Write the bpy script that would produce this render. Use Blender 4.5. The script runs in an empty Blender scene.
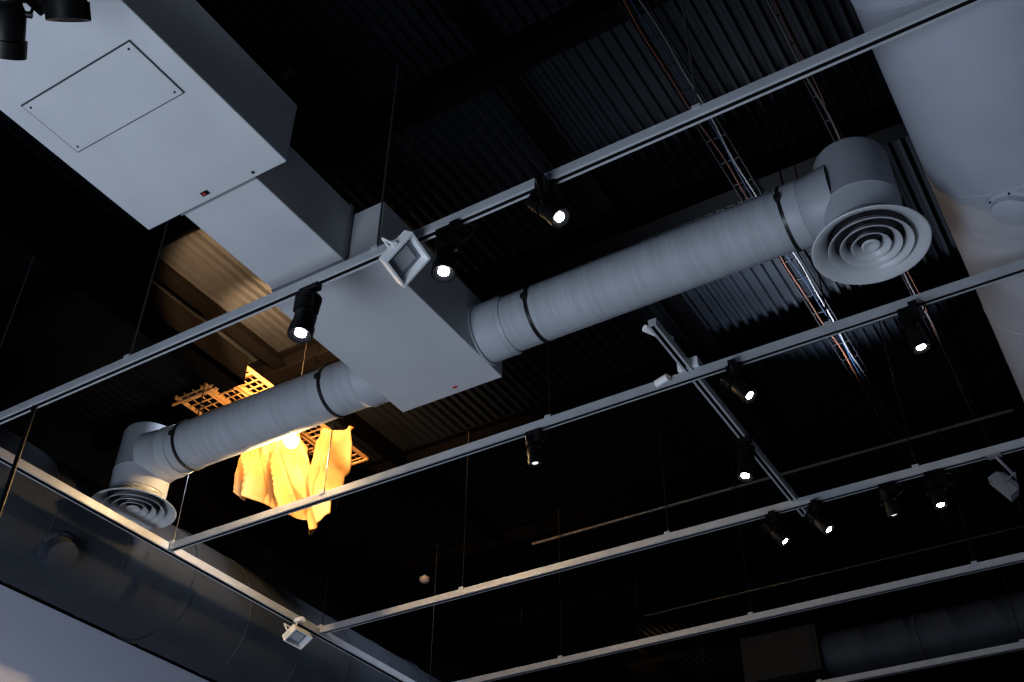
import bpy, math, random
from mathutils import Vector, Matrix, noise as mnoise
random.seed(4)
EYE=1.6
pi=math.pi
def V(*a): return Vector(a)

# ---------------- materials ----------------
def mat(name,col,rough=.5,metal=0,noise=0,nscale=6,bump=0,bscale=40,emis=None,es=0,stretch=None,spec=None):
    m=bpy.data.materials.new(name);m.use_nodes=True
    nt=m.node_tree;b=nt.nodes['Principled BSDF']
    b.inputs['Base Color'].default_value=(*col,1);b.inputs['Roughness'].default_value=rough;b.inputs['Metallic'].default_value=metal
    if spec is not None: b.inputs['Specular IOR Level'].default_value=spec
    tc=nt.nodes.new('ShaderNodeTexCoord')
    src=tc.outputs['Object']
    if stretch:
        mp=nt.nodes.new('ShaderNodeMapping');mp.inputs['Scale'].default_value=stretch
        nt.links.new(src,mp.inputs[0]);src=mp.outputs[0]
    if noise:
        n=nt.nodes.new('ShaderNodeTexNoise');n.inputs['Scale'].default_value=nscale;n.inputs['Detail'].default_value=5
        nt.links.new(src,n.inputs['Vector'])
        r=nt.nodes.new('ShaderNodeValToRGB')
        r.color_ramp.elements[0].position=.3;r.color_ramp.elements[1].position=.7
        r.color_ramp.elements[0].color=(*[c*(1-noise) for c in col],1)
        r.color_ramp.elements[1].color=(*[min(1,c*(1+noise)) for c in col],1)
        nt.links.new(n.outputs['Fac'],r.inputs['Fac']);nt.links.new(r.outputs['Color'],b.inputs['Base Color'])
    if bump:
        n=nt.nodes.new('ShaderNodeTexNoise');n.inputs['Scale'].default_value=bscale
        nt.links.new(src,n.inputs['Vector'])
        bp=nt.nodes.new('ShaderNodeBump');bp.inputs['Strength'].default_value=bump;bp.inputs['Distance'].default_value=.01
        nt.links.new(n.outputs['Fac'],bp.inputs['Height']);nt.links.new(bp.outputs['Normal'],b.inputs['Normal'])
    if emis:
        b.inputs['Emission Color'].default_value=(*emis,1);b.inputs['Emission Strength'].default_value=es
    return m
M_box=mat('painted_sheet_metal',(.445,.455,.485),.5,0,.06,2.5)
M_duct=mat('wrapped_duct',(.355,.375,.415),.65,.0,.09,3,.09,6,stretch=(12,1,1))
M_smooth=mat('smooth_duct_fitting',(.375,.395,.44),.5,0,.06,5)
M_seam=mat('duct_seam',(.22,.23,.26),.5,.2)
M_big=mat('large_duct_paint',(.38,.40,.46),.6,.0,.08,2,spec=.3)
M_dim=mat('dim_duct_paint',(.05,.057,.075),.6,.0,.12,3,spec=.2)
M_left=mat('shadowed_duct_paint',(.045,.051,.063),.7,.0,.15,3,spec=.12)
M_band=mat('steel_band',(.03,.03,.033),.35,.5)
M_rod=mat('steel_rod',(.08,.08,.09),.4,.4)
M_dark=mat('black_metal',(.003,.003,.0035),.45,.0,spec=.3)
M_gap=mat('panel_gap',(.03,.03,.035),.8)
M_deck=mat('black_deck',(.0050,.0062,.0085),.6,.0,.3,1.5,spec=.05)
M_beam=mat('black_beam',(.0008,.0008,.001),.7,spec=.02)
M_rail=mat('rail_aluminium',(.43,.445,.48),.4,.1,.08,8)
M_slot=mat('rail_slot',(.010,.010,.012),.6)
M_white=mat('white_enamel',(.75,.76,.79),.4)
M_grey=mat('grey_enamel',(.22,.23,.25),.4)
M_ring=mat('diffuser_enamel',(.50,.515,.55),.4,0,.04,6)
M_wall=mat('wall_paint_black',(.001,.0011,.0015),.8,spec=.02)
M_floor=mat('floor_concrete',(.25,.25,.27),.6,0,.15,1)
M_red=mat('red_label',(.5,.04,.03),.5)
M_orange=mat('orange_cable',(.055,.022,.013),.6,spec=.05)
M_blue=mat('blue_cable',(.009,.018,.038),.6,spec=.05)
M_lens=mat('lamp_lens',(1,1,1),.2,emis=(.93,.96,1),es=60)
M_lens_dim=mat('lamp_lens_dim',(1,1,1),.2,emis=(.93,.96,1),es=.8)
M_refl=mat('lamp_reflector',(.02,.02,.022),.35,.3)
M_bulb=mat('warm_bulb',(1,.9,.7),.2,emis=(1,.80,.45),es=400)
M_grate=mat('brass_grating',(.34,.205,.095),.4,.3)
def wallmat():
    m=mat('wall_two_tone_paint',(.40,.43,.55),.8,spec=.1);nt=m.node_tree;b=nt.nodes['Principled BSDF']
    g=nt.nodes.new('ShaderNodeNewGeometry');s=nt.nodes.new('ShaderNodeSeparateXYZ');c=nt.nodes.new('ShaderNodeMath');c.operation='GREATER_THAN'
    c.inputs[1].default_value=EYE+3.48
    mx=nt.nodes.new('ShaderNodeMix');mx.data_type='RGBA'
    mx.inputs[6].default_value=(.62,.64,.76,1);mx.inputs[7].default_value=(.001,.0011,.0015,1)
    nt.links.new(g.outputs['Position'],s.inputs[0]);nt.links.new(s.outputs['Z'],c.inputs[0]);nt.links.new(c.outputs[0],mx.inputs[0]);nt.links.new(mx.outputs[2],b.inputs['Base Color'])
    return m
M_wall2=wallmat()
def sheetmat():
    m=mat('amber_draped_sheet',(.62,.35,.13),.5,0,.55,3,.6,7,spec=.25);nt=m.node_tree;b=nt.nodes['Principled BSDF']
    t=nt.nodes.new('ShaderNodeBsdfTranslucent');t.inputs[0].default_value=(.8,.48,.15,1)
    mx=nt.nodes.new('ShaderNodeMixShader');mx.inputs[0].default_value=.25
    o=nt.nodes['Material Output'];nt.links.new(b.outputs[0],mx.inputs[1]);nt.links.new(t.outputs[0],mx.inputs[2]);nt.links.new(mx.outputs[0],o.inputs[0])
    return m
M_sheet=sheetmat()

# ---------------- mesh builder ----------------
class MB:
    def __init__(s): s.v=[];s.f=[];s.m=[];s.mats=[]
    def mi(s,m):
        if m not in s.mats: s.mats.append(m)
        return s.mats.index(m)
    def add(s,vs,fs,m):
        o=len(s.v);s.v+=[Vector(v) for v in vs];k=s.mi(m)
        for f in fs: s.f.append([i+o for i in f]);s.m.append(k)
    def box(s,a,b,m,R=None,c=None):
        (x0,y0,z0),(x1,y1,z1)=a,b
        vs=[V(x,y,z) for x in(x0,x1) for y in(y0,y1) for z in(z0,z1)]
        if R is not None:
            vs=[R@v+(c or V(0,0,0)) for v in vs]
        s.add(vs,[(0,1,3,2),(4,6,7,5),(0,4,5,1),(2,3,7,6),(0,2,6,4),(1,5,7,3)],m)
    def frame(s,ax):
        ax=ax.normalized();t=V(0,0,1) if abs(ax.z)<.9 else V(0,1,0)
        u=ax.cross(t).normalized();w=ax.cross(u).normalized();return u,w,ax
    def lathe(s,o,ax,prof,m,n=32,cap0=False,cap1=False):
        o=Vector(o);u,w,ax=s.frame(Vector(ax));vs=[]
        for (h,r) in prof:
            for i in range(n):
                t=2*pi*i/n;vs.append(o+ax*h+(u*math.cos(t)+w*math.sin(t))*r)
        fs=[]
        for k in range(len(prof)-1):
            for i in range(n):
                j=(i+1)%n;fs.append((k*n+i,k*n+j,(k+1)*n+j,(k+1)*n+i))
        if cap0: fs.append(tuple(range(n))[::-1])
        if cap1: fs.append(tuple((len(prof)-1)*n+i for i in range(n)))
        s.add(vs,fs,m)
    def cyl(s,a,b,r,m,n=16,r2=None):
        a=Vector(a);b=Vector(b);s.lathe(a,b-a,[(0,r),((b-a).length,r if r2 is None else r2)],m,n,True,True)
    def spiral(s,a,b,R,m,pitch=.11,ridge=.004,n=64,wid=.12):
        a=Vector(a);b=Vector(b);L=(b-a).length;u,w,ax=s.frame(b-a);T=int(L/pitch)+3;rows=[]
        for k in range(-2,T):
            for off,rr in ((0,0),(wid*.3,ridge),(wid*.7,ridge),(wid,0)): rows.append((k+off,rr))
        vs=[]
        for t,rr in rows:
            for i in range(n+1):
                th=2*pi*i/n;h=(t+i/n)*pitch;h=min(max(h,0),L)
                vs.append(a+ax*h+(u*math.cos(th)+w*math.sin(th))*(R+rr))
        N=n+1
        fs=[];
        for k in range(len(rows)-1):
            for i in range(n):
                q=(k*N+i,k*N+i+1,(k+1)*N+i+1,(k+1)*N+i)
                if (vs[q[0]]-vs[q[3]]).length<1e-5 and (vs[q[1]]-vs[q[2]]).length<1e-5: continue
                fs.append(q)
        s.add(vs,fs,m)
    def obj(s,name,parent=None,smooth=True):
        me=bpy.data.meshes.new(name);me.from_pydata([tuple(v) for v in s.v],[],s.f)
        for m in s.mats: me.materials.append(m)
        me.polygons.foreach_set('material_index',s.m);me.update()
        if smooth:
            me.shade_smooth();me.set_sharp_from_angle(angle=math.radians(35))
        o=bpy.data.objects.new(name,me);bpy.context.collection.objects.link(o)
        if parent: o.parent=parent
        return o

# ---------------- room ----------------
X0,X1,Y0,Y1,ZT=-6.9,6.0,-4.0,14.0,5.35
def slab(name,a,b,m):
    q=MB();q.box(a,b,m);return q.obj(name,smooth=False)
slab('floor',(X0,Y0,-EYE-.1),(X1,Y1,-EYE),M_floor)
slab('wall_left',(X0-.2,Y0,-EYE),(X0,Y1,ZT),M_wall2)
slab('wall_right',(X1,Y0,-EYE),(X1+.2,Y1,ZT),M_wall)
slab('wall_back',(X0-.2,Y1,-EYE),(X1+.2,Y1+.2,ZT),M_wall)
slab('wall_front',(X0-.2,Y0-.2,-EYE),(X1+.2,Y0,ZT),M_wall)
# corrugated deck, ribs along Y
q=MB();zb=5.05;P=.075;x=X0;pts=[]
while x<X1:
    pts+=[(x,zb+.03),(x+.034,zb+.03),(x+.043,zb),(x+.066,zb)];x+=P
ys=[Y0,Y1]
vs=[V(px,y,pz) for y in ys for px,pz in pts];n=len(pts)
q.add(vs,[(i,i+1,n+i+1,n+i) for i in range(n-1)],M_deck)
q.box((X0,Y0,5.2),(X1,Y1,5.3),M_beam)
q.obj('ceiling',smooth=False)
# joists
q=MB()
for y in (0.1,1.65,3.2,4.72,6.3,7.85,9.4,10.95,12.5):
    q.box((X0,y-.06,4.86),(X1,y+.06,4.875),M_beam);q.box((X0,y-.008,4.87),(X1,y+.008,5.04),M_beam);q.box((X0,y-.06,5.03),(X1,y+.06,5.048),M_beam)
for x in (-4.95,-2.1,.9,3.6):
    q.box((x-.05,Y0,4.93),(x+.05,Y1,4.945),M_beam);q.box((x-.008,Y0,4.94),(x+.008,Y1,5.04),M_beam)
q.obj('ceiling_joists',smooth=False)
# added trough-shaped blocker, keeps warm light off the deck at left
q=MB();q.box((-5.02,-3.5,4.62),(-4.98,4.42,4.855),M_beam);q.box((-5.16,-3.5,4.62),(-4.98,4.42,4.64),M_beam);q.box((-5.18,-3.5,4.62),(-5.16,4.42,4.855),M_beam)
q.obj('warm_spill_blocker',smooth=False)

# ---------------- rectangular duct ----------------
e=bpy.data.objects.new('rectangular_air_duct',None);bpy.context.collection.objects.link(e);RD=e
def duct_part(name,a,b):
    q=MB();q.box(a,b,M_box)
    o=q.obj(name,RD,False)
    bv=o.modifiers.new('b','BEVEL');bv.width=.006;bv.segments=2;bv.limit_method='ANGLE'
    return o
duct_part('plenum_box',(-3.72,-2.5,3.9),(-2.81,2.49,4.306))
duct_part('connecting_duct',(-3.53,2.49,3.95),(-3.045,3.24,4.35))
duct_part('distribution_box',(-3.565,3.24,3.9),(-2.84,4.47,4.31))
q=MB() # access panel, seams, labels
q.box((-3.615,1.61,3.8975),(-2.925,1.94,3.899),M_gap)
q.box((-3.608,1.617,3.893),(-2.932,1.933,3.898),M_box)
for x in (-3.58,-2.96):
    for y in (1.64,1.91): q.cyl((x,y,3.889),(x,y,3.894),.005,M_dark,10)
q.box((-3.31,2.43,3.896),(-3.265,2.455,3.8995),M_dark);q.box((-3.30,2.436,3.894),(-3.285,2.449,3.8965),M_red)
q.box((-3.0,2.452,3.896),(-2.985,2.465,3.8995),M_dark)
q.box((-3.15,4.40,3.896),(-3.12,4.415,3.8995),M_red)
q.obj('access_panel',RD,False)
q=MB() # drive-cleat seams / flanges
for (x0,x1,z0,z1,y) in ((-3.53,-3.045,3.95,4.35,2.515),(-3.53,-3.045,3.95,4.35,3.215)):
    d=.008
    q.box((x0-d,y-.012,z0-d),(x1+d,y+.012,z1+d),M_seam)
q.obj('joint_flanges',RD,False)
q=MB()
for y in (-.5,1.2,2.35,3.4,4.3):
    xs=(-3.78,-2.75) if y<2.5 else (-3.62,-2.79)
    for x in xs: q.cyl((x,y,4.32),(x,y,5.04),.005,M_dark,8)
    q.box((xs[0]-.02,y-.02,4.36),(xs[1]+.02,y+.02,4.385),M_dark)
q.obj('hanger_rods',RD)

# ---------------- round branches with diffusers ----------------
YD,ZD=4.28,4.10
def branch(xa,xb,sgn,bands):
    e=bpy.data.objects.new('round_branch_duct',None);bpy.context.collection.objects.link(e)
    R=.17
    q=MB();q.spiral((xa,YD,ZD),(xb-sgn*.10,YD,ZD),R,M_duct,pitch=.036,ridge=.0004,wid=.35);q.obj('spiral_pipe',e)
    q=MB()
    q.lathe((xa,YD,ZD),(sgn,0,0),[(0,.20),(.01,.20),(.012,.183),(.14,.181),(.155,.186),(.165,.181),(.19,.176)],M_smooth,48)
    q.lathe((xb,YD,ZD),(-sgn,0,0),[(.10,.20),(.19,.184),(.26,.18),(.27,.185),(.28,.18),(.35,.178),(.352,.172)],M_smooth,48)
    q.obj('collars',e)
    q=MB()
    q.lathe((xb,YD,0),(0,0,1),[(4.335,0.001),(4.335,.16),(4.325,.18),(4.30,.19),(4.0,.192),(3.99,.197),(3.98,.192),(3.82,.192),(3.81,.2),(3.80,.2)],M_smooth,56)
    q.obj('drum_elbow',e)
    q=MB();z=3.73
    prof=[(z+.085,.19),(z+.06,.20),(z+.03,.235),(z+.008,.275),(z,.285),(z-.004,.28),(z,.262),(z+.02,.235),(z+.05,.205),(z+.07,.195)]
    q.lathe((xb,YD,0),(0,0,1),prof,M_ring,64)
    for r in (.205,.150,.097):
        q.lathe((xb,YD,0),(0,0,1),[(z+.045,r-.034),(z+.03,r-.026),(z+.006,r-.006),(z,r),(z-.003,r-.002),(z+.002,r-.012),(z+.024,r-.030),(z+.041,r-.036)],M_ring,64)
    q.lathe((xb,YD,0),(0,0,1),[(z+.03,.001),(z+.028,.02),(z+.004,.046),(z,.043),(z-.002,.035),(z+.006,.02),(z+.010,.001)],M_ring,40)
    for k in range(2):
        dx,dy=(.2,.004) if k==0 else (.004,.2)
        q.box((xb-dx,YD-dy,z+.045),(xb+dx,YD+dy,z+.055),M_gap)
    q.lathe((xb,YD,0),(0,0,1),[(z+.10,.001),(z+.10,.195)],M_gap,40)
    q.obj('cone_diffuser',e)
    q=MB()
    for x in bands:
        q.lathe((x-.010,YD,ZD),(1,0,0),[(0,R),(0,R+.010),(.020,R+.010),(.020,R)],M_band,48)
        q.cyl((x,YD,ZD+R),(x,YD,5.04),.005,M_dark,8);q.box((x-.012,YD-.02,ZD+R),(x+.012,YD+.02,ZD+R+.04),M_band)
        q.box((x-.015,YD-R-.03,ZD-.02),(x+.015,YD-R,ZD+.01),M_band)
    q.obj('hanger_bands',e)
branch(-2.84,-.60,1,(-2.47,-.96))
branch(-3.565,-5.66,-1,(-3.97,-5.22))

# ---------------- large ducts ----------------
e=bpy.data.objects.new('large_round_duct',None);bpy.context.collection.objects.link(e)
BX,BZ,BR=.272,4.29,.55
q=MB();q.spiral((BX,-3.6,BZ),(BX,9.7,BZ),BR,M_big,pitch=1.25,ridge=.003,wid=.012,n=96)
q.lathe((BX,9.7,BZ),(0,1,0),[(0,BR),(.01,.001)],M_big,64);q.obj('pipe',e)
def plug(cx,cz,R,y,ang,r,m,e,h=.03):
    d=V(math.cos(ang),0,math.sin(ang));o=V(cx,y,cz)+d*(R-.04)
    q=MB();q.lathe(o,d,[(0,r*1.0),(.035,r*1.25),(.045,r*1.22),(.05,r),(.05+h,r),(.055+h,r*.9),(.055+h,.001)],m,40)
    q.obj('branch_cap',e)
    q=MB()
    for i in range(6):
        t=i*pi/3;u=V(0,1,0)*math.cos(t)+d.cross(V(0,1,0))*math.sin(t);p=o+d*.052+u*r*1.13
        q.cyl(p-d*.01,p+d*.002,.005,M_dark,8)
    q.obj('cap_screws',e)
plug(BX,BZ,BR,4.42,math.atan2(-.92,-.39),.10,M_big,e)
e=bpy.data.objects.new('large_round_duct',None);bpy.context.collection.objects.link(e)
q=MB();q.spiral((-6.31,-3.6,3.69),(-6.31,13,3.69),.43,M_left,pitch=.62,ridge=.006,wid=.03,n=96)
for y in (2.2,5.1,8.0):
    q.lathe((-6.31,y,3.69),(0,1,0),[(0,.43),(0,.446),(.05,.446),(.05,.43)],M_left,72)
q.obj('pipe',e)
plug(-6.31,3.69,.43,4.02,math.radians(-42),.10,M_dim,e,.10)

e=bpy.data.objects.new('far_round_duct',None);bpy.context.collection.objects.link(e)
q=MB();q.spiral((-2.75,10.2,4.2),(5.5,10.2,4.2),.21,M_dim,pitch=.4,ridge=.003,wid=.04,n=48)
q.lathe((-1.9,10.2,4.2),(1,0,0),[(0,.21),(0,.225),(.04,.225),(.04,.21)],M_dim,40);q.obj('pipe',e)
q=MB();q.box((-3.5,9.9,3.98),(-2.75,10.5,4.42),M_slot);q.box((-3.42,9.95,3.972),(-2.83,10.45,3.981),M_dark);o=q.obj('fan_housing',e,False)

# ---------------- rails ----------------
def channel(q,p0,p1,w=.045,h=.05):
    p0=Vector(p0);p1=Vector(p1);d=(p1-p0).normalized();s=V(-d.y,d.x,0);t=.013
    prof=[(-w/2,-h/2),(-w/2,h/2),(w/2,h/2),(w/2,-h/2),(w/2-t,-h/2),(w/2-t,h/2-t),(-w/2+t,h/2-t),(-w/2+t,-h/2)]
    vs=[p+s*a+V(0,0,b) for p in(p0,p1) for a,b in prof];n=8
    fs=[(i,(i+1)%n,n+(i+1)%n,n+i) for i in range(n)]
    q.add(vs,[f for k,f in enumerate(fs) if k not in(4,5,6)],M_rail);q.add(vs,[fs[k] for k in(4,5,6)],M_slot)
    for p in (p0,p1):
        sg=1 if p is p1 else -1
        q.add([p+s*a+V(0,0,b)+d*sg*.002 for a,b in((-w/2,-h/2),(w/2,-h/2),(w/2,h/2),(-w/2,h/2))],[(0,1,2,3)],M_rail)
RZ=3.6
e=bpy.data.objects.new('lighting_rail_grid',None);bpy.context.collection.objects.link(e)
RY=[1.07,2.98,4.64,6.255,7.74,9.3,10.9]
for k,y in enumerate(RY):
    q=MB();channel(q,(-5.62,y,RZ),(5.6,y,RZ));q.obj(f'rail_{k+1}',e,False)
q=MB();channel(q,(-5.66,1.07,RZ),(-5.66,12.6,RZ),.055,.055);q.obj('edge_beam',e,False)
q=MB();channel(q,(-1.73,4.16,RZ+.035),(-1.73,6.45,RZ+.035));q.obj('cross_rail',e,False)
q=MB()
for y in RY:
    for x in (-5.62,-4.29,-2.62,-.95,2.4,4.1):
        if -3.8<x<-2.7 and y<2.6: continue
        q.cyl((x,y,RZ+.02),(x,y,5.04),.0055 if y<3 else .004,M_rod if y<3 else M_band,8);q.box((x-.02,y-.025,RZ+.015),(x+.02,y+.025,RZ+.04),M_rail)
q.obj('suspension_rods',e)
q=MB()
q.box((-1.79,4.60,RZ+.03),(-1.67,4.68,RZ+.09),M_white);q.cyl((-1.84,4.58,RZ-.005),(-1.92,4.60,RZ-.01),.022,M_white,16)
q.cyl((-1.80,4.22,RZ+.07),(-1.73,4.4,RZ+.09),.02,M_white,12)
q.obj('power_feed',e)

# ---------------- spotlights ----------------
def spot(x,y,aim,lit=True,s=1.0,z=RZ-.03,lens=1):
    q=MB();p=V(x,y,z)
    q.box((x-.045*s,y-.018,z-.028),(x+.045*s,y+.018,z+.012),M_dark)
    q.cyl(p-V(0,0,.02),p-V(0,0,.08),.010,M_dark,10)
    d=Vector(aim).normalized();side=d.cross(V(0,0,1))
    side=side.normalized() if side.length>.05 else V(1,0,0)
    c=p-V(0,0,.135*s)
    r=.042*s
    for sg in (-1,1):
        a=p-V(0,0,.075);b=a+side*sg*(r+.012);cc=c+side*sg*(r+.012)
        q.cyl(a,b,.006,M_dark,8);q.cyl(b,cc,.006,M_dark,8);q.cyl(c+side*sg*(r-.004),cc+side*sg*.008,.012,M_dark,10)
    prof=[(-.09*s,.001),(-.09*s,r*.7)]
    for k in range(5):
        h=-.088*s+k*.014*s;prof+=[(h,r*.72),(h,r),(h+.007*s,r),(h+.007*s,r*.72)]
    prof+=[(-.015*s,r*.8),(0,r),(.06*s,r),(.062*s,r*1.12),(.100*s,r*1.12),(.100*s,r*1.0)]
    q.lathe(c,d,prof,M_dark,24)
    q.lathe(c,d,[(.100*s,r*1.0),(.092*s,r*.50)],M_refl,24)
    q.lathe(c+d*.091*s,d,[(0,r*.53),(.005*s,r*.35),(.008*s,.001)],{True:M_lens,False:M_slot,2:M_lens_dim}[lit],20)
    q.box((-.02*s,-.03*s,-.07*s),(.02*s,.03*s,.02*s),M_dark,Matrix.Rotation(0,3,'Z'),p-V(0,0,.03)+side*.05*s)
    a=p-V(0,0,.03)+side*.07*s;pr=a
    for k in range(1,9):
        t=k/8*pi;n=a+side*.06*s*math.sin(t)-V(0,0,.08*s*(1-math.cos(t))/2)
        q.cyl(pr,n,.004,M_dark,6);pr=n
    return q.obj('track_spotlight')
spot(-3.02,2.98,(-.05,-.1,-1),s=1.3)
spot(-2.21,2.98,(.0,-.05,-1),s=1.2)
spot(-1.68,2.98,(.65,.1,-.85),s=1.05)
spot(-.56,4.64,(.15,.15,-1),s=1.05)
spot(-1.48,4.64,(.6,.1,-.8),s=1.0)
spot(-1.73,5.38,(-.15,-.1,-1),z=RZ+.0,s=1.1)
spot(-2.73,4.64,(.05,.2,-1),s=.9,lit=2)
spot(-1.89,6.255,(.6,.2,-.8),s=.95)
spot(-1.60,6.255,(.6,.1,-.8),s=.95)
spot(-1.155,6.255,(.1,.3,-1),s=.9,lit=2)
spot(-.87,6.255,(.05,0,-1),s=1.0)
spot(-2.50,1.07,(-.4,.7,-.7),lit=False,s=1.6)
spot(-2.80,1.07,(-.7,.7,-.6),lit=False,s=1.6)
spot(1.4,4.64,(.3,0,-1));spot(1.6,2.98,(-.3,0,-1));spot(.9,6.255,(.2,0,-1))

# floodlights
def flood(x,y,z,aim,w=.17,h=.17,name='square_floodlight',MW=M_white):
    d=Vector(aim).normalized();u=d.cross(V(0,0,1)).normalized();v=u.cross(d).normalized()
    R=Matrix((u,v,d)).transposed();c=V(x,y,z);q=MB()
    a,b=w/2,h/2
    vs=[];
    for hh,k in((-.06,.6),(-.03,.95),(.03,1),(.03,.88),(-.01,.8)):
        for sx,sy in((-1,-1),(1,-1),(1,1),(-1,1)): vs.append(R@V(a*k*sx,b*k*sy,hh)+c)
    fs=[(3,2,1,0)]
    for k in range(4):
        for i in range(4): j=(i+1)%4;fs.append((k*4+i,k*4+j,k*4+4+j,k*4+4+i))
    q.add(vs,fs,MW)
    q.add(vs[16:20],[(0,1,2,3)],M_seam)
    q.box((-a*.5,-b*.5,-.008),(a*.5,b*.5,-.002),M_rail,R,c)
    for sg in(-1,1):
        q.box((sg*a-.004+sg*.008,-.012,-.01),(sg*a+.004+sg*.008,.012,.01),MW,R,c)
        p=R@V(sg*(a+.008),0,0)+c;t=R@V(sg*(a+.008),0,-.09)+c;q.cyl(p,t,.006,MW,8)
    q.cyl(R@V(-a-.008,0,-.09)+c,R@V(a+.008,0,-.09)+c,.006,MW,8)
    top=V(x,y,RZ-.02);q.cyl(R@V(0,0,-.09)+c,top,.009,MW,10);q.box((x-.04,y-.02,RZ-.04),(x+.04,y+.02,RZ-.01),MW)
    return q.obj(name,smooth=False)
flood(-2.42,2.95,3.46,(.65,.10,-.6),.19,.19)
flood(-5.60,5.97,3.44,(.5,.0,-.75),.20,.13)
flood(-.5,6.255,3.36,(-.8,-.1,-.5),.08,.17,MW=M_grey)

# pendant rod
q=MB();q.cyl((-5.03,2.98,3.58),(-5.03,2.98,2.3),.014,M_dark,10);q.lathe((-5.03,2.98,2.1),(0,0,1),[(0,.10),(.0,.11),(.14,.05),(.2,.014)],M_dark,24)
q.lathe((-5.03,2.98,2.1),(0,0,1),[(.02,.09),(.05,.001)],M_slot,24);q.obj('pendant_lamp')

# cables
M_cab=mat('grey_cable',(.035,.030,.030),.6,spec=.05)
M_tray=mat('cable_tray_steel',(.004,.004,.0045),.6,spec=.05)
def tray(x,w,z,cabs,y0=-3,y1=11):
    q=MB()
    for sx in(-1,1): q.box((x+sx*w/2-.003,y0,z),(x+sx*w/2+.003,y1,z+.03),M_tray)
    y=y0
    while y<y1: q.box((x-w/2,y,z),(x+w/2,y+.012,z+.005),M_tray);y+=.2
    for (dx,m,r,ph) in cabs:
        pr=V(x+dx,y0,z-.002);y=y0
        while y<y1:
            y+=.1;n=V(x+dx+.010*math.sin(y*3.1+ph)+.004*math.sin(y*9+ph),y,z-.006-.005*abs(math.sin(y*2.3+ph)));q.cyl(pr,n,r,m,6);pr=n
    return q.obj('cable_tray')
tray(-.665,.05,4.828,((0,M_cab,.008,0),(.012,M_orange,.004,2)))
tray(-1.26,.12,4.828,((-.03,M_orange,.006,0),(.01,M_blue,.005,1.5),(.035,M_slot,.007,3)))
q=MB();q.cyl((-4.6,7.8,4.79),(-.4,7.8,4.79),.014,M_rod,10);q.cyl((-4.4,9.7,4.79),(-.4,9.7,4.79),.012,M_band,10);q.obj('ceiling_conduit')
q=MB();q.lathe((-5.9,7.95,4.84),(0,0,-1),[(-.2,.02),(0,.02),(0,.05),(.03,.05),(.05,.03),(.055,.001)],M_seam,24);q.obj('smoke_detector')

# ---------------- warm opening: stacked ladder trays ----------------
q=MB()
gy0,gy1,gz=4.46,5.9,4.80
for (a,b) in ((-5.74,-5.48),(-5.44,-5.26),(-5.22,-5.03)):
    for x in (a,b): q.box((x-.007,gy0,gz-.012),(x+.007,gy1,gz+.02),M_grate)
    y=gy0+.02;k=0
    while y<gy1: q.box((a,y,gz-.005),(b,y+.010,gz+.005),M_grate);y+=.062;k+=1
    for t in (.33,.66):
        x=a+(b-a)*t;q.box((x-.003,gy0,gz+.004),(x+.003,gy1,gz+.010),M_grate)
for y in (4.50,4.85,5.2,5.55,5.86): q.box((-5.8,y-.008,gz-.035),(-5.0,y+.008,gz-.018),M_grate)
q.obj('ladder_cable_tray',smooth=False)
# hanging sheet: broad left lobe and a narrow slanting flap meeting at the bottom
def lobe(q,TOP,BOT,yb,seed,NU=70,NV=50):
    def lerp(T,u):
        t=u*(len(T)-1);i=min(int(t),len(T)-2);f=t-i;f=f*f*(3-2*f);return (T[i][0]*(1-f)+T[i+1][0]*f,T[i][1]*(1-f)+T[i+1][1]*f)
    vs=[]
    for i in range(NU+1):
        u=i/NU;a=lerp(TOP,u);b=lerp(BOT,u)
        for j in range(NV+1):
            v=j/NV;x=a[0]*(1-v)+b[0]*v;z=a[1]*(1-v)+b[1]*v
            w=x+.25*z
            f=abs(mnoise.noise(V(w*5,z*.9,seed)))*.26+abs(mnoise.noise(V(w*11,z*2.4,seed+3)))*.10
            y=yb+f-.12*math.sin(u*pi)
            vs.append(V(x+.012*mnoise.noise(V(z*7,x*3,seed)),y,z+.02*mnoise.noise(V(x*8,z*2,seed+9))))
    N=NV+1
    q.add(vs,[(i*N+j,i*N+j+1,(i+1)*N+j+1,(i+1)*N+j) for i in range(NU) for j in range(NV)],M_sheet)
q=MB()
lobe(q,[(-5.70,4.60),(-5.60,4.74),(-5.35,4.78),(-5.12,4.72),(-4.99,4.50)],[(-5.68,4.31),(-5.56,4.21),(-5.38,4.14),(-5.15,3.98),(-4.95,3.92)],5.13,2.3)
lobe(q,[(-4.95,4.28),(-4.86,4.42),(-4.76,4.54),(-4.60,4.56)],[(-5.00,3.84),(-4.93,3.79),(-4.82,3.78),(-4.70,3.86)],5.14,7.7,40,50)
o=q.obj('draped_amber_sheet')
so=o.modifiers.new('s','SOLIDIFY');so.thickness=.004
e=bpy.data.objects.new('hanging_warm_lamp',None);bpy.context.collection.objects.link(e)
BL=V(-4.56,4.55,4.070)
q=MB();q.lathe(BL,(0,0,1),[(-.050,.001),(-.043,.026),(-.015,.048),(.012,.048),(.04,.024),(.045,.014)],M_bulb,24);q.obj('bulb',e)
q=MB();q.cyl(BL+V(0,0,.04),BL+V(0,0,.10),.018,M_dark,16);q.cyl(BL+V(0,0,.1),(BL.x,BL.y,4.9),.004,M_dark,8);q.obj('socket',e)

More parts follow.
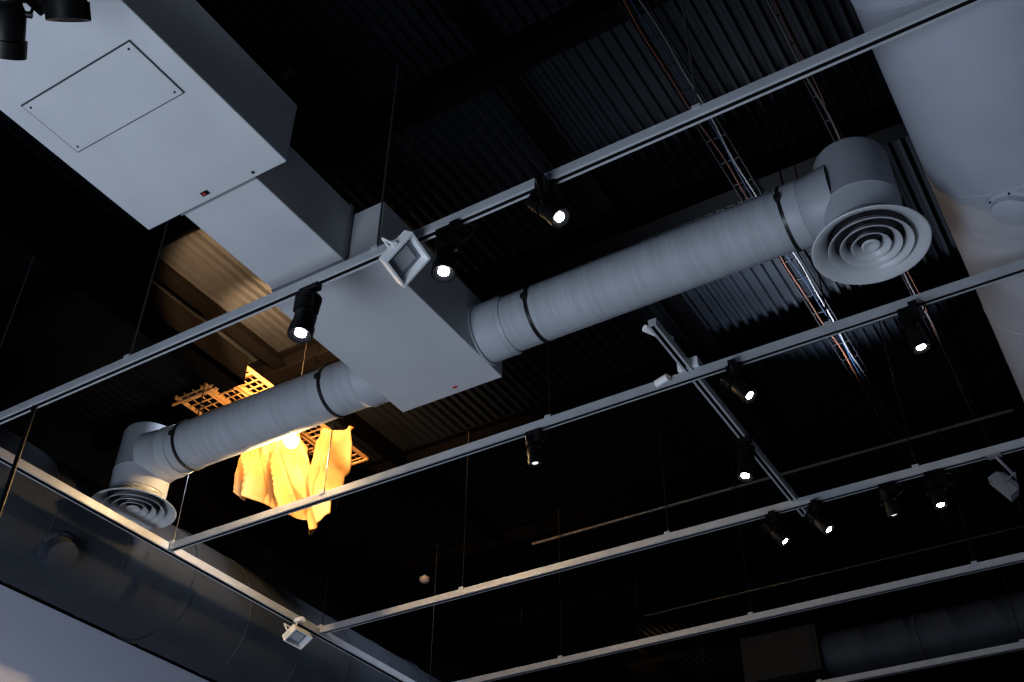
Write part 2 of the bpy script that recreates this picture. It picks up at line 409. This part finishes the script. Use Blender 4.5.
# ---------------- lights ----------------
def light(name,kind,loc,energy,col,size=1,tgt=None,sy=None,angle=None,parent=None,blend=.5):
    l=bpy.data.lights.new(name,kind);l.energy=energy;l.color=col
    if kind=='AREA':
        l.size=size
        if sy: l.shape='RECTANGLE';l.size_y=sy
    else: l.shadow_soft_size=size
    if kind=='SPOT': l.spot_size=angle;l.spot_blend=blend
    o=bpy.data.objects.new(name,l);o.location=loc;bpy.context.collection.objects.link(o)
    if tgt is not None: o.rotation_euler=(Vector(tgt)-Vector(loc)).to_track_quat('-Z','Y').to_euler()
    if parent: o.parent=parent
    return o
warm=(1,.64,.30)
warm2=(1,.55,.24)
light('warm_bulb_light','POINT',BL-V(0,.0,.08),60,warm,.03)
light('warm_sheet_light','SPOT',BL+V(-.25,.30,.15),9,warm,.03,(-5.3,5.2,4.5),angle=math.radians(120))
light('warm_deck_light','SPOT',(-4.3,3.1,4.40),1500,warm2,.05,(-4.6,4.1,5.05),angle=math.radians(75))  # added spots, boost the warm light on the deck strip
light('warm_deck_light','SPOT',(-4.45,4.0,4.45),900,warm2,.05,(-4.62,4.5,5.05),angle=math.radians(95))
light('warm_grate_light','SPOT',(-5.1,4.75,4.45),32,warm2,.05,(-5.4,5.0,5.0),angle=math.radians(120))  # extra warm lamp added to brighten the grating
light('warm_far_light','SPOT',(-5.0,10.6,4.3),90,warm2,.1,(-4.7,11.2,5.05),angle=math.radians(90))
light('floor_bounce_light','AREA',(-3.1,-.5,-1.2),335,(.76,.87,1),2.6,(-2.4,2.4,5),2.6)
light('floor_fill_light','AREA',(0,5,-1.4),42,(.74,.86,1),5,(0,6,5),5)
for k,y in enumerate((1.8,4.6,7.4,10.2)):  # unseen lamps added to brighten the upper side of the left duct
    light('left_duct_fill_light','SPOT',(-5.0,y,4.58),60,(.76,.85,1),.1,(-6.0,y,3.9),angle=math.radians(100))
light('wall_fill_light','SPOT',(-4.2,5.6,-.2),85,(.78,.86,1),.2,(-6.9,5.8,3.1),angle=math.radians(60))  # unseen lamp added to lift the left wall's brightness
light('deck_fill_light','SPOT',(-1.25,6.7,4.1),420,(.76,.85,1),.15,(-1.15,5.9,5.05),angle=math.radians(95))  # unseen cool lamps added to brighten the deck, no fixtures there
light('deck_fill_light','SPOT',(-1.5,5.7,4.35),90,(.76,.85,1),.1,(-1.5,5.1,5.05),angle=math.radians(115))
light('deck_fill_light','SPOT',(-.9,2.0,4.2),30,(.76,.85,1),.2,(-1.3,1.6,5.05),angle=math.radians(140))

w=bpy.data.worlds.new('world');bpy.context.scene.world=w;w.use_nodes=True
w.node_tree.nodes['Background'].inputs[0].default_value=(.05,.06,.09,1);w.node_tree.nodes['Background'].inputs[1].default_value=.3
vs_=bpy.context.scene.view_settings
vs_.view_transform='Standard'
try: vs_.look='Medium High Contrast'
except Exception: vs_.look='None'
vs_.exposure=-.35

# ---------------- camera ----------------
cam=bpy.data.cameras.new('camera');co=bpy.data.objects.new('camera',cam);bpy.context.collection.objects.link(co)
cam.sensor_width=36;cam.lens=1108.8*36/1024;cam.clip_end=100
fw=V(-0.41429316,0.66714605,0.61909395);rt=V(0.85323035,0.5214558,0.009046);up=V(0.31679512,-0.53197744,0.78526483)
co.matrix_world=Matrix((rt,up,-fw)).transposed().to_4x4()
bpy.context.scene.camera=co
for o in bpy.context.scene.objects:
    if o.parent is None: o.location.z+=EYE
